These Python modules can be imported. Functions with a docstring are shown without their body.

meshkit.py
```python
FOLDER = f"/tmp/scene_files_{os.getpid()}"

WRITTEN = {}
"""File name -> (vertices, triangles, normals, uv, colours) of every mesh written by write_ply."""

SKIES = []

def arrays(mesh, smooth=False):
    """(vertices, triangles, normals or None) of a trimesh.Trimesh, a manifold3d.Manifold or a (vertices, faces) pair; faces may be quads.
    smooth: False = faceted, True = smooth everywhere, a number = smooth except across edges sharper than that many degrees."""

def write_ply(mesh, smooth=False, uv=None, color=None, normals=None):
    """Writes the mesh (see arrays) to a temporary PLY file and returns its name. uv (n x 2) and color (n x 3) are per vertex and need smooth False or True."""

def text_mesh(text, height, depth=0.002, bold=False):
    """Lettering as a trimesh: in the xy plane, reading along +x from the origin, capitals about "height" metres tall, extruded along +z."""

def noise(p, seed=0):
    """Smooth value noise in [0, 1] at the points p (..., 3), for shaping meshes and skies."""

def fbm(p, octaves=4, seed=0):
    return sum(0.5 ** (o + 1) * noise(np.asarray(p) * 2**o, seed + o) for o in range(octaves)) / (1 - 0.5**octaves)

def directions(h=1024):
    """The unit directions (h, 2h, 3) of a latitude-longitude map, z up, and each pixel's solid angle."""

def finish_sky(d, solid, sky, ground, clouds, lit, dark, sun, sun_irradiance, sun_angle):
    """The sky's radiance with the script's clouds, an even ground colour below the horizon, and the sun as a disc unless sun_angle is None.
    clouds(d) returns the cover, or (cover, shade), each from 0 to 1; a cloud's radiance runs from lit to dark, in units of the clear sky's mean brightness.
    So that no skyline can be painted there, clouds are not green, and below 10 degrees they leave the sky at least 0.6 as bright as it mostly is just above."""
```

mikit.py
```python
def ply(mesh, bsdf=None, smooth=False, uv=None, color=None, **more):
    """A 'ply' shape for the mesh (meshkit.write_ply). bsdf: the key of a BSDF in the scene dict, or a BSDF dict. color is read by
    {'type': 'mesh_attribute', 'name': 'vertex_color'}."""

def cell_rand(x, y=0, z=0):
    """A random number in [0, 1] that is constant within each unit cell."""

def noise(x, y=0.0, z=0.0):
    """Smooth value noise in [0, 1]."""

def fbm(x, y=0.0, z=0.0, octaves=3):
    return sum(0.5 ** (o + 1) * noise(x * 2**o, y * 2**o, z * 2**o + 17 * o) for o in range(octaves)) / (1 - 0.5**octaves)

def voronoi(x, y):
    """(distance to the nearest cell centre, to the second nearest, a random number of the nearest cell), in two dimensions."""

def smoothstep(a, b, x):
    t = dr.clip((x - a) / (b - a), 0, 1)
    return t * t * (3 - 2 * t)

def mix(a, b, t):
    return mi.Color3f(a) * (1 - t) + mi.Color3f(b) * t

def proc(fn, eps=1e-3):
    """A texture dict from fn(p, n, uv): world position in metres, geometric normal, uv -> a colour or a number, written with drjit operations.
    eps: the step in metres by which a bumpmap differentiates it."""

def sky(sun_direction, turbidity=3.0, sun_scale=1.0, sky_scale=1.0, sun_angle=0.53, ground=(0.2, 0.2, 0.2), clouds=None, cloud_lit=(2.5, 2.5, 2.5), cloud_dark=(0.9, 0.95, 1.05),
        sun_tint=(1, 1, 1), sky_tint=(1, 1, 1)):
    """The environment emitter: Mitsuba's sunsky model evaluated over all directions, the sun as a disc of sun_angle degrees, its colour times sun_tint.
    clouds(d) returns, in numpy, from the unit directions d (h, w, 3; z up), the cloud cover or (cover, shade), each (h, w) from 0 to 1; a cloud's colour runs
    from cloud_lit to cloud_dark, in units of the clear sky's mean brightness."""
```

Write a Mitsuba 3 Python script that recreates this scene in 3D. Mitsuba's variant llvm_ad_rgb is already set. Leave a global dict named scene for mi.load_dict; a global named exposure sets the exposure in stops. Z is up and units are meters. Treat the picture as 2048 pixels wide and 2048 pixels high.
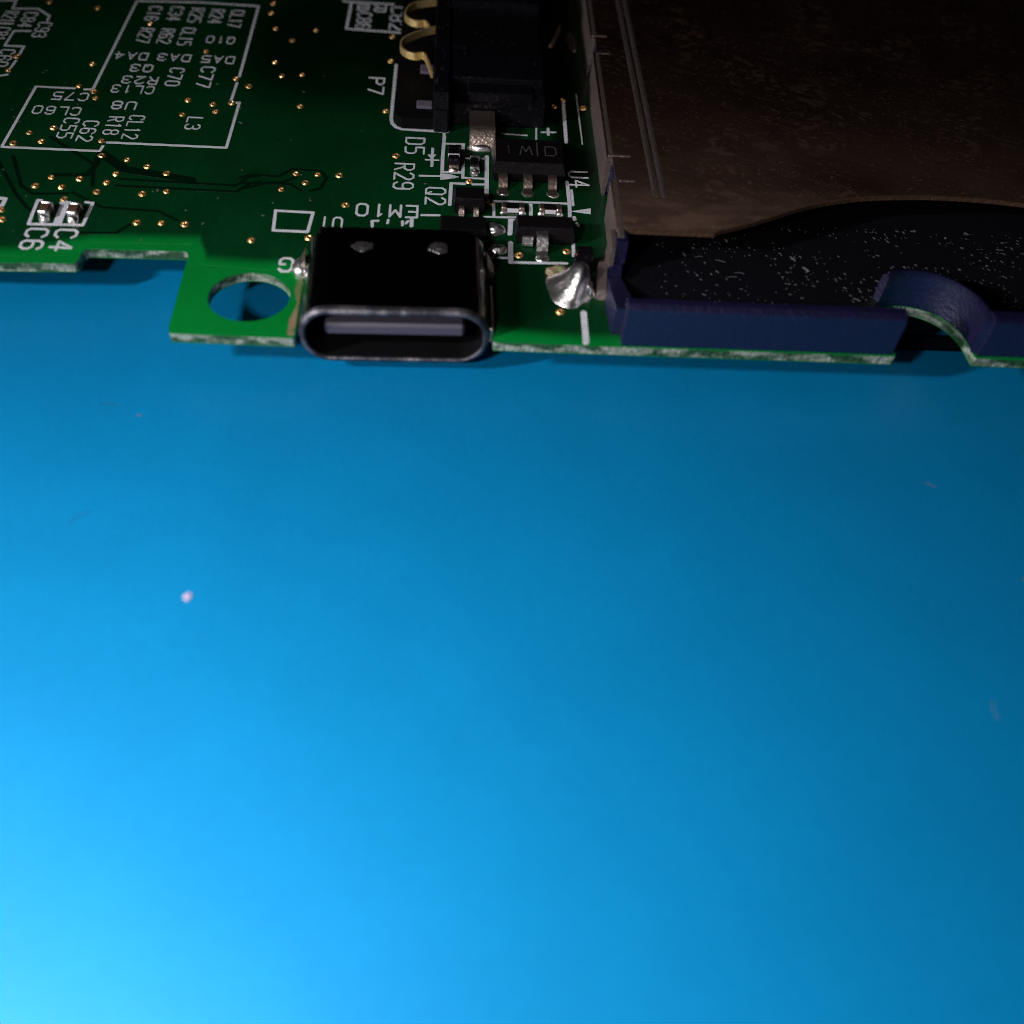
import math, random
import numpy as np, trimesh, drjit as dr, mitsuba as mi, mikit, meshkit
from mikit import noise, fbm, smoothstep, mix
from shapely.geometry import Polygon, LineString, Point, box as sbox
from shapely.ops import unary_union
T = mi.ScalarTransform4f
S = 0.001                                     # everything below is written in millimetres
rng = np.random.default_rng(7)
scene, labels = {}, {}

# ---------------------------------------------------------------- camera, lamp, exposure
exposure = 0.0
CAM = np.array([2.3866, -35.5793, 31.1128]); FWD = np.array([0.07016547, 0.62435876, -0.77798004]); UPV = np.array([-0.0171982, 0.78054345, 0.6248649])
scene['camera'] = {'type': 'thinlens', 'to_world': T().look_at(origin=(CAM*S).tolist(), target=((CAM+FWD*50)*S).tolist(), up=UPV.tolist()),
                   'fov': 54.99, 'aperture_radius': 0.55*S, 'focus_distance': 54.5*S, 'near_clip': 0.002, 'far_clip': 5.0}
# two small rings of white LEDs, both out of the frame: one low at the left, one beside the camera at the front left
for n, (LAMP, AIM, cut, power) in enumerate((((-61.2, -26.0, 36.0), (59.7, -51.7, -2.0), 73.4, 0.00478), ((-24.0, -44.0, 34.0), (-8.6, -35.4, -2.0), 53.6, 0.00300))):
    LAMP, AIM = np.array(LAMP), np.array(AIM)
    LU = np.cross([0, 0, 1], AIM-LAMP); LU /= np.linalg.norm(LU); LV = np.cross(AIM-LAMP, LU); LV /= np.linalg.norm(LV)
    for i in range(7):
        o = LAMP + (0 if i == 0 else 2.4)*(LU*math.cos(i*math.pi/3)+LV*math.sin(i*math.pi/3))
        scene[f'led_{n}_{i}'] = {'type': 'spot', 'to_world': T().look_at(origin=(o*S).tolist(), target=(AIM*S).tolist(), up=[0, 0, 1]), 'cutoff_angle': cut, 'beam_width': 2.0,
                                 'intensity': {'type': 'rgb', 'value': [power*1.02, power, power]}}

# ---------------------------------------------------------------- materials
def rgb(*c): return {'type': 'rgb', 'value': list(c)}
def princ(name, col, rough=0.5, spec=0.5, **k):
    d = {'type': 'principled', 'base_color': col if isinstance(col, dict) else rgb(*col), 'roughness': rough, 'specular': spec, **k}
    scene[name] = {'type': 'twosided', 'bsdf': d}
    return name
def bumped(name, col, fn, scale, rough=0.5, spec=0.5, eps=2e-5, **k):
    d = {'type': 'principled', 'base_color': col if isinstance(col, dict) else rgb(*col), 'roughness': rough, 'specular': spec, **k}
    scene[name] = {'type': 'twosided', 'bsdf': {'type': 'bumpmap', 'arbitrary': mikit.proc(fn, eps=eps), 'scale': scale, 'bsdf': d}}
    return name
def mm(p): return p.x*1000.0, p.y*1000.0, p.z*1000.0
def mat_col(p, n, uv):
    x, y, z = mm(p)
    f = fbm(x*0.35, y*0.35, 0.0, 3); g = noise(x*9, y*9, 3.0)
    return mix((0.0002, 0.148, 0.338), (0.0005, 0.163, 0.370), f)*(0.94+0.08*g+0.03*fbm(x*2.2, y*2.2, 8.0, 3))
M_MAT = bumped('silicone', mikit.proc(mat_col), lambda p, n, uv: fbm(p.x*14000, p.y*14000, 0.0, 2)*1e-5, 1.0, rough=0.39, spec=0.42)
def mask_col(p, n, uv):
    x, y, z = mm(p)
    return mix((0.0005, 0.145, 0.020), (0.0015, 0.185, 0.030), fbm(x*0.5, y*0.5, 2.0, 3))
M_MASK = bumped('solder_mask', mikit.proc(mask_col), lambda p, n, uv: fbm(p.x*2500, p.y*2500, 1.0, 3)*1.2e-5, 1.0, rough=0.32, spec=0.5)
def front_of_pour(x):                         # where the copper area under the mask begins, as y over x
    y = mi.Float(5.10)
    for (xa, ya), (xb, yb) in zip(FRONT[:-1], FRONT[1:]):
        t = dr.clip((x-xa)/(xb-xa), 0, 1); y = dr.select(x >= xa, ya*(1-t)+yb*t, y)
    return y
FRONT = [(-21.35, 5.18), (-18.22, 5.36), (-16.13, 6.3), (-15.29, 6.63), (-10.15, 6.78), (-9.49, 5.16), (-6.88, 4.94), (-4.7, 5.1), (4.5, 5.1), (4.8, 0.42), (8.5, 0.1), (10.6, 0.2), (10.9, -0.25)]
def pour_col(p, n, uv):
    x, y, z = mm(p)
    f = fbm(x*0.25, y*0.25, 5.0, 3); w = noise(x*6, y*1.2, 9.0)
    painted_dark = (1.0 - 0.75*smoothstep(1.7, 0.7, dr.abs(x-9.6))*smoothstep(11.0, 14.0, y))*(1.0 - 0.6*smoothstep(3.2, 1.2, dr.sqrt((x-5.6)*(x-5.6)+(y-3.4)*(y-3.4)*0.5)))*(1.0 - 0.72*smoothstep(11.0, 5.0, dr.sqrt((x+4.5)*(x+4.5)*1.4+(y-28.0)*(y-28.0))))  # shade by lid and port painted into the green; top middle darkened too
    c = mix((0.001, 0.024, 0.006), (0.0018, 0.042, 0.012), f)*(0.93+0.14*w)*painted_dark
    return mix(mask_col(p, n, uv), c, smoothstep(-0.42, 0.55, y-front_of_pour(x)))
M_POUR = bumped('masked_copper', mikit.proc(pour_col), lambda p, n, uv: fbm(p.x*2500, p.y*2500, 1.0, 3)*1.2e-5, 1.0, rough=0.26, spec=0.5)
M_TRACE = princ('masked_trace', (0.0008, 0.010, 0.004), 0.26, 0.5)
M_POUR2 = princ('masked_trace_relief', (0.0025, 0.07, 0.016), 0.26, 0.5)
def silk_col(p, n, uv):
    x, y, z = mm(p)
    return mix((0.50, 0.51, 0.56), (0.66, 0.65, 0.72), fbm(x*4, y*4, 0.0, 2))
M_SILK = princ('white_ink', mikit.proc(silk_col), 0.55, 0.4)
def core_col(p, n, uv):
    x, y, z = mm(p)
    f = smoothstep(0.42, 0.62, fbm(x*1.0+y*0.9, y*0.6, z*1.6+4.0, 4)); g = noise(x*14+y*14, z*4, y*2)
    return mix((0.02, 0.075, 0.025), (0.44, 0.47, 0.40), f*(0.35+0.65*noise(x*5+y*5, y*3, z*5)))*(0.5+0.6*g)
M_CORE = bumped('glass_fibre', mikit.proc(core_col), lambda p, n, uv: fbm(p.x*9000, p.y*9000, p.z*3500, 3)*9e-5, 1.0, rough=0.55, spec=0.5)
M_GOLDVIA = bumped('gold_plate', (1.0, 0.62, 0.26), lambda p, n, uv: fbm(p.x*9000, p.y*9000, p.z*9000, 2)*6e-5, 1.0, rough=0.32, metallic=0.9)
M_VIAHOLE = princ('via_plug', (0.03, 0.012, 0.005), 0.4)
M_BRASS = bumped('spring_brass', (0.95, 0.68, 0.30), lambda p, n, uv: fbm(p.x*6000, p.y*6000, p.z*6000, 2)*2e-5, 1.0, rough=0.48, metallic=0.8)
M_SOLDER = bumped('solder', (0.92, 0.87, 0.87), lambda p, n, uv: fbm(p.x*4000, p.y*4000, p.z*4000, 3)*5e-5, 1.0, rough=0.36, metallic=1.0)
M_TIN = bumped('tinned_metal', (0.60, 0.46, 0.40), lambda p, n, uv: fbm(p.x*9000, p.y*9000, p.z*9000, 2)*3e-5, 1.0, rough=0.40, metallic=1.0)
M_JOINT = bumped('joint_solder', (0.95, 0.90, 0.90), lambda p, n, uv: fbm(p.x*2500, p.y*2500, p.z*2500, 3)*6e-5, 1.0, rough=0.30, metallic=1.0)
M_WALL = bumped('lit_wall_steel', (0.30, 0.235, 0.22), lambda p, n, uv: fbm(p.x*4000, p.y*2500, p.z*6000, 3)*5e-5, 1.0, rough=0.5, metallic=0.9)  # paler copy of the lid steel, lamp light put into its colour
M_LIDRIM = bumped('lid_cut_rim', (0.30, 0.17, 0.11), lambda p, n, uv: fbm(p.x*4000, p.y*4000, p.z*4000, 2)*4e-5, 1.0, rough=0.5, metallic=0.9)
M_STEEL = bumped('polished_steel', (0.30, 0.29, 0.31), lambda p, n, uv: fbm(p.x*3000, p.y*3000, p.z*3000, 3)*1.5e-5, 1.0, rough=0.17, metallic=1.0)
def rim_col(p, n, uv):
    x, y, z = mm(p)
    return mix((0.06, 0.057, 0.07), (0.34, 0.31, 0.33), smoothstep(0.35, 0.85, noise(x*2.2, y*2.2, z*2.2))*0.55)
M_RIM = bumped('shell_cut_rim', mikit.proc(rim_col), lambda p, n, uv: fbm(p.x*9000, p.y*9000, p.z*9000, 3)*2.5e-5, 1.0, rough=0.46, metallic=0.85)
def plastic_bump(p, n, uv): return fbm(p.x*5000, p.y*5000, p.z*5000, 3)*4e-5
def scuff_col(p, n, uv):
    x, y, z = mm(p)
    s = smoothstep(0.80, 0.93, noise(x*9, y*2.2, z*5))*0.6 + smoothstep(0.84, 0.94, noise(x*13, y*13, z*13))
    return mix((0.003, 0.0026, 0.0045), (0.055, 0.050, 0.062), dr.clip(s, 0, 1)*fbm(x*0.8, y*0.8, z, 2))
M_BLACK = bumped('black_plastic', mikit.proc(scuff_col), plastic_bump, 1.0, rough=0.36, spec=0.3)
M_DEEP = princ('matt_black', (0.0016, 0.0014, 0.002), 0.7, 0.12)
M_CHIP = bumped('chip_epoxy', (0.0042, 0.0032, 0.0042), lambda p, n, uv: fbm(p.x*12000, p.y*12000, p.z*12000, 2)*4e-5, 1.0, rough=0.42, spec=0.22)
M_LASER = princ('laser_mark', (0.055, 0.047, 0.055), 0.6)
M_TONGUE = princ('grey_liner', (0.058, 0.049, 0.07), 0.5)
M_CERAMIC = bumped('brown_ceramic', (0.09, 0.042, 0.03), lambda p, n, uv: fbm(p.x*9000, p.y*9000, p.z*9000, 2)*2e-5, 1.0, rough=0.45)
M_BAND = princ('diode_band', (0.6, 0.58, 0.62), 0.5)
M_LILAC = princ('pale_peg', (0.11, 0.095, 0.135), 0.45)
def blue_col(p, n, uv):
    x, y, z = mm(p)
    return mix((0.0026, 0.0018, 0.021), (0.0048, 0.0032, 0.031), fbm(x*1.6, y*1.6, z*1.6, 3))
M_BLUE = bumped('navy_plastic', mikit.proc(blue_col), plastic_bump, 1.0, rough=0.42, spec=1.0)
M_TRAY = bumped('tray_black', (0.003, 0.003, 0.0055), plastic_bump, 1.0, rough=0.5, spec=0.3)
def lid_col(p, n, uv):
    x, y, z = mm(p)
    v = fbm(x*0.7, y*0.9, 1.0, 4)
    return mix((0.22, 0.058, 0.043), (0.38, 0.135, 0.10), v)
scene['lid_metal'] = {'type': 'principled', 'base_color': mikit.proc(lid_col), 'roughness': 0.30, 'metallic': 1.0}
scene['lid_bumped'] = {'type': 'bumpmap', 'arbitrary': mikit.proc(lambda p, n, uv: fbm(p.x*1500, p.y*1500, p.z*1500, 3)*6e-5, eps=2e-5), 'scale': 1.0, 'bsdf': {'type': 'ref', 'id': 'lid_metal'}}
scene['lid_grime'] = {'type': 'diffuse', 'reflectance': rgb(0.20, 0.122, 0.092)}
def grime_and_falloff(p, n, uv):
    x, y, z = mm(p)
    a = smoothstep(0.60, 0.78, noise(x*2.6+y*0.6, y*3.4, 2.0))*smoothstep(0.45, 0.7, fbm(x*0.35, y*0.35, 7.0, 2))
    b = smoothstep(0.80, 0.90, noise(x*7, y*9, 4.0)); c = smoothstep(0.70, 0.95, noise(x*0.6-y*0.5, (x*0.5+y)*9, 11.0))*0.7
    wear = smoothstep(10.5, 6.0, y)*smoothstep(31.0, 17.0, x)*(0.35+0.65*smoothstep(0.25, 0.75, fbm(x*0.8, y*2.2, 21.0, 4)))
    return dr.clip(0.012 + 0.30*wear + 0.24*smoothstep(24.0, 5.0, y)*fbm(x*0.22, y*0.3, 13.0, 3) + 0.04*fbm(x*0.4, y*0.4, 3.0, 3) + 0.10*a + 0.28*b*fbm(x*0.6, y*0.6, 9.0, 2) + 0.08*c, 0, 0.6)  # front-to-back fade puts light falloff in the blend; rest is dirt and wear
scene['stained_steel'] = {'type': 'twosided', 'bsdf': {'type': 'blendbsdf', 'weight': mikit.proc(grime_and_falloff), 'a': {'type': 'ref', 'id': 'lid_bumped'}, 'b': {'type': 'ref', 'id': 'lid_grime'}}}
M_LID = 'stained_steel'
def flux_col(p, n, uv):
    x, y, z = mm(p)
    return mix((0.10, 0.14, 0.05), (0.22, 0.15, 0.095), smoothstep(0.35, 0.6, fbm(x*1.8, y*1.1, 0.0, 3)))
M_FLUX = bumped('flux_residue', mikit.proc(flux_col), plastic_bump, 1.0, rough=0.4)
M_DUST = princ('dust_fibre', (0.095, 0.09, 0.10), 0.8)
M_HAIR = princ('dark_hair', (0.004, 0.03, 0.07), 0.7)
M_PINK = princ('pink_lint', (0.50, 0.36, 0.46), 0.8)

# ---------------------------------------------------------------- helpers
used = {}
def key(name):
    n = used.get(name, 0); used[name] = n+1
    return name if n == 0 else f'{name}_{n:03d}'
def put(name, mesh, m, smooth=30, label=None, kind=None, **more):
    k = key(name)
    mesh = mesh.copy(); mesh.apply_scale(S)
    scene[k] = mikit.ply(mesh, m, smooth=smooth)
    say(k, label, kind, **more)
    return k
def say(k, label=None, kind=None, **more):
    d = dict(more)
    if label: d['label'] = label
    if kind: d['kind'] = kind
    if d: labels[k] = d
def cat(*ms): return trimesh.util.concatenate(ms)
def hull(pts): return trimesh.PointCloud(np.array(pts, float)).convex_hull
def bx(x0, x1, y0, y1, z0, z1, b=0.04):
    b = min(b, (x1-x0)/2.2, (y1-y0)/2.2, (z1-z0)/2.2); P = []
    for sx in (0, 1):
        for sy in (0, 1):
            for sz in (0, 1):
                c = [(x0, x1)[sx], (y0, y1)[sy], (z0, z1)[sz]]
                for a in range(3):
                    q = list(c)
                    for e in range(3):
                        if e != a: q[e] += b*(1, -1)[(sx, sy, sz)[e]]
                    P.append(q)
    return hull(P)
def prism(poly, z0, z1):
    ps = [g for g in getattr(poly, 'geoms', [poly]) if g.area > 1e-6]
    ms = [trimesh.creation.extrude_polygon(g, z1-z0, engine='earcut') for g in ps]
    m = cat(*ms); m.apply_translation([0, 0, z0]); return m
def strip(pts, w, cap='square'):
    return LineString(pts).buffer(w/2, cap_style=cap, join_style='round', quad_segs=4)
def smooth_path(P, n=6):
    P = [np.array(p, float) for p in P]; Q = [2*P[0]-P[1]]+P+[2*P[-1]-P[-2]]; out = []
    for i in range(1, len(Q)-2):
        for t in np.linspace(0, 1, n, endpoint=False):
            a, b, c, d = Q[i-1:i+3]
            out.append(0.5*((2*b)+(c-a)*t+(2*a-5*b+4*c-d)*t*t+(3*b-a-3*c+d)*t**3))
    return [tuple(p) for p in out]+[tuple(P[-1])]
def lead(x0, x1, yz, th=0.12):               # a bent metal strip: its profile in y and z, its width along x
    g = LineString(smooth_path(yz, 5)).buffer(th/2, cap_style='flat', join_style='round', quad_segs=3)
    m = trimesh.creation.extrude_polygon(g, x1-x0, engine='earcut')
    m.apply_transform([[0, 0, 1, x0], [1, 0, 0, 0], [0, 1, 0, 0], [0, 0, 0, 1]]); return m
def dome(x, y, rx, ry, h, z=0.0, seed=0, lump=0.12):
    m = trimesh.creation.icosphere(3); v = m.vertices.copy()
    from meshkit import noise as mnoise
    v *= (1+lump*(mnoise(v*2.2+seed*3.7, seed)-0.5)*2)[:, None]
    v[:, 2] = np.where(v[:, 2] > 0, v[:, 2], v[:, 2]*0.15)
    m.vertices = v*[rx, ry, h]+[x, y, z]; return m
def speck(x, y, z, r, seed, flat=0.5, ax=1.0, a=0.0):
    m = trimesh.creation.icosphere(1); v = m.vertices*(1+0.5*(np.random.default_rng(seed).random(len(m.vertices))-0.5))[:, None]
    v = v*[r*ax, r, r*flat]; c, s = math.cos(a), math.sin(a)
    m.vertices = v@np.array([[c, s, 0], [-s, c, 0], [0, 0, 1]])+[x, y, z+r*flat*0.6]; return m

# stroke lettering, drawn on a 4 x 6 grid as board printing is
GL = {'0': [[(1,0),(3,0),(4,1),(4,5),(3,6),(1,6),(0,5),(0,1),(1,0)]], '1': [[(1,5),(2,6),(2,0)]], '2': [[(0,5),(1,6),(3,6),(4,5),(4,4),(0,0),(4,0)]],
 '3': [[(0,5),(1,6),(3,6),(4,5),(4,4),(3,3.2),(1.5,3.2)],[(3,3.2),(4,2.2),(4,1),(3,0),(1,0),(0,1)]], '4': [[(3,0),(3,6),(0,2),(4.3,2)]],
 '5': [[(4,6),(0,6),(0,3.4),(3,3.4),(4,2.6),(4,1),(3,0),(0,0)]], '6': [[(4,5),(3,6),(1,6),(0,5),(0,1),(1,0),(3,0),(4,1),(4,2.4),(3,3.3),(1,3.3),(0,2.6)]],
 '7': [[(0,6),(4,6),(1.4,0)]], '8': [[(1,3.2),(0,4),(0,5),(1,6),(3,6),(4,5),(4,4),(3,3.2),(1,3.2),(0,2.3),(0,1),(1,0),(3,0),(4,1),(4,2.3),(3,3.2)]],
 '9': [[(0,1),(1,0),(3,0),(4,1),(4,5),(3,6),(1,6),(0,5),(0,3.7),(1,2.8),(3,2.8),(4,3.5)]],
 'C': [[(4,5),(3,6),(1,6),(0,5),(0,1),(1,0),(3,0),(4,1)]], 'G': [[(4,5),(3,6),(1,6),(0,5),(0,1),(1,0),(3,0),(4,1),(4,2.8),(2.4,2.8)]],
 'R': [[(0,0),(0,6),(3,6),(4,5),(4,4),(3,3),(0,3)],[(2,3),(4,0)]], 'D': [[(0,0),(0,6),(3,6),(4,5),(4,1),(3,0),(0,0)]], 'L': [[(0,6),(0,0),(4,0)]],
 'Q': [[(1,0),(3,0),(4,1),(4,5),(3,6),(1,6),(0,5),(0,1),(1,0)],[(2.6,1.6),(4,0)]], 'U': [[(0,6),(0,1),(1,0),(3,0),(4,1),(4,6)]], 'M': [[(0,0),(0,6),(2,2.6),(4,6),(4,0)]],
 'E': [[(4,6),(0,6),(0,0),(4,0)],[(0,3.1),(3,3.1)]], 'P': [[(0,0),(0,6),(3,6),(4,5),(4,4),(3,3),(0,3)]], 'A': [[(0,0),(2,6),(4,0)],[(0.7,2),(3.3,2)]],
 'W': [[(0,6),(0.8,0),(2,4),(3.2,0),(4,6)]], 'I': [[(2,0),(2,6)]]}
def lettering(txt, rot, cx, cy, length, cap=1.14, w=0.15, z0=-0.02, z1=0.045):
    n = len(txt); pitch = length/n; w = w*min(1, 0.15+pitch*0.80); cw = pitch*0.68-w*0.2; ch = cap-w; gs = []
    for i, c in enumerate(txt):
        for pl in GL[c]:
            pts = [((i-(n-1)/2)*pitch+(x-2)/4*cw, (y-3)/6*ch) for x, y in pl]
            gs.append(LineString(pts).buffer(w/2, quad_segs=3, join_style='round'))
    g = unary_union(gs).simplify(0.006)
    m = prism(g, z0, z1); a = math.radians(rot); c, s = math.cos(a), math.sin(a)
    m.apply_transform([[c, -s, 0, cx], [s, c, 0, cy], [0, 0, 1, 0], [0, 0, 0, 1]]); return m

# ---------------------------------------------------------------- measured positions on the board, in millimetres
VIAS=[(-23.7,31.3),(-20.56,30.81),(-19.25,23.61),(-19.41,20.96),(-18.42,20.43),(-18.18,19.69),(-20.85,15.75),(-19.99,14.95),(-21.4,14.64),(-19.71,16.36),(-16.84,15.24),(-16.51,13.79),(-15.08,13.49),(-13.9,12.92),(-12.76,12.36),(-15.38,12.12),(-18.6,11.57),(-17.14,11.54),(-15.69,11.28),(-19.2,10.74),(-17.87,10.71),(-16.0,10.41),(-13.66,10.39),(-12.47,10.68),(-17.47,9.65),(-16.88,29.07),(-12.83,25.81),(-10.56,22.66),(-10.4,19.86),(-9.69,21.86),(-12.94,19.94),(-11.45,19.61),(-11.17,18.81),(-12.98,18.32),(-23.8,24.07),(-23.82,22.43),(-13.42,7.88),(-12.21,7.9),(-11.03,7.88),(-7.53,6.74),(-20.3,8.54),(-20.05,7.74),(-9.52,32.72),(-9.49,31.31),(-8.97,29.24),(-6.39,29.3),(-7.73,27.76),(-8.49,24.87),(-7.87,23.25),(-6.68,23.5),(-9.68,21.85),(-6.43,19.82),(-1.41,28.94),(-1.37,25.72),(-1.4,19.71),(-0.58,15.0),(-5.94,12.82),(-4.76,12.8),(-3.59,12.83),(-5.34,12.0),(-6.55,11.28),(-3.05,10.1),(-4.69,7.13),(9.3,21.93),(8.72,21.12),(10.51,21.12),(3.52,12.75),(4.67,10.82),(6.07,6.3),(8.55,6.75),(7.93,1.93)]
TEXTS=[('C16',-90,-16.95,30.49,2.11),('C34',-90,-15.59,30.64,2.05),('R25',-90,-14.25,30.54,2.12),('R24',-90,-12.95,30.54,2.05),('CL17',-90,-11.66,30.35,2.48),('R27',-90,-16.91,27.49,2.06),('R62',-90,-15.62,27.54,2.07),('CL15',-90,-14.35,27.62,2.41),('Q10',180,-12.2,27.39,1.92),('DA4',180,-17.18,24.82,2.15),('DA3',180,-14.62,24.87,2.17),('DA5',180,-11.97,24.89,2.19),('Q3',180,-16.3,23.41,1.52),('R23',180,-16.11,21.98,2.27),('CL13',180,-16.3,20.89,2.6),('C70',-90,-14.18,22.56,2.32),('C77',-90,-12.37,22.7,2.73),('C75',180,-19.61,19.79,2.2),('CL60',180,-19.99,18.19,2.82),('U8',180,-16.42,19.07,1.58),('L3',-90,-12.21,17.48,1.49),('CL12',-90,-15.43,16.81,2.62),('R18',-90,-16.55,16.87,2.06),('C62',-90,-17.8,16.2,2.31),('C55',-90,-18.92,16.42,2.28),('C84',-90,-24.42,28.79,2.12),('C93',-90,-23.24,27.56,2.1),('R21',-90,-25.64,29.07,1.57),('C60',-90,-24.49,23.84,2.24),('C81',-90,-25.54,26.8,1.77),('C6',-90,-18.08,6.24,1.96),('C4',-90,-16.66,6.26,1.94),('P7',-90,-2.12,22.62,2.28),('D5',-90,0.44,16.14,1.93),('R29',-90,-0.07,13.03,2.75),('Q2',-90,1.7,11.26,1.84),('EM10',180,-0.84,9.74,3.5),('U1',180,-3.69,8.43,1.37),('G',180,-5.59,4.87,0.95),('U4',-90,9.68,13.44,1.75),('C86',-90,-3.4,31.01,2.4),('C82',-90,-1.21,31.58,3.57),('R8',180,-2.99,32.86,2.23)]
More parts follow.
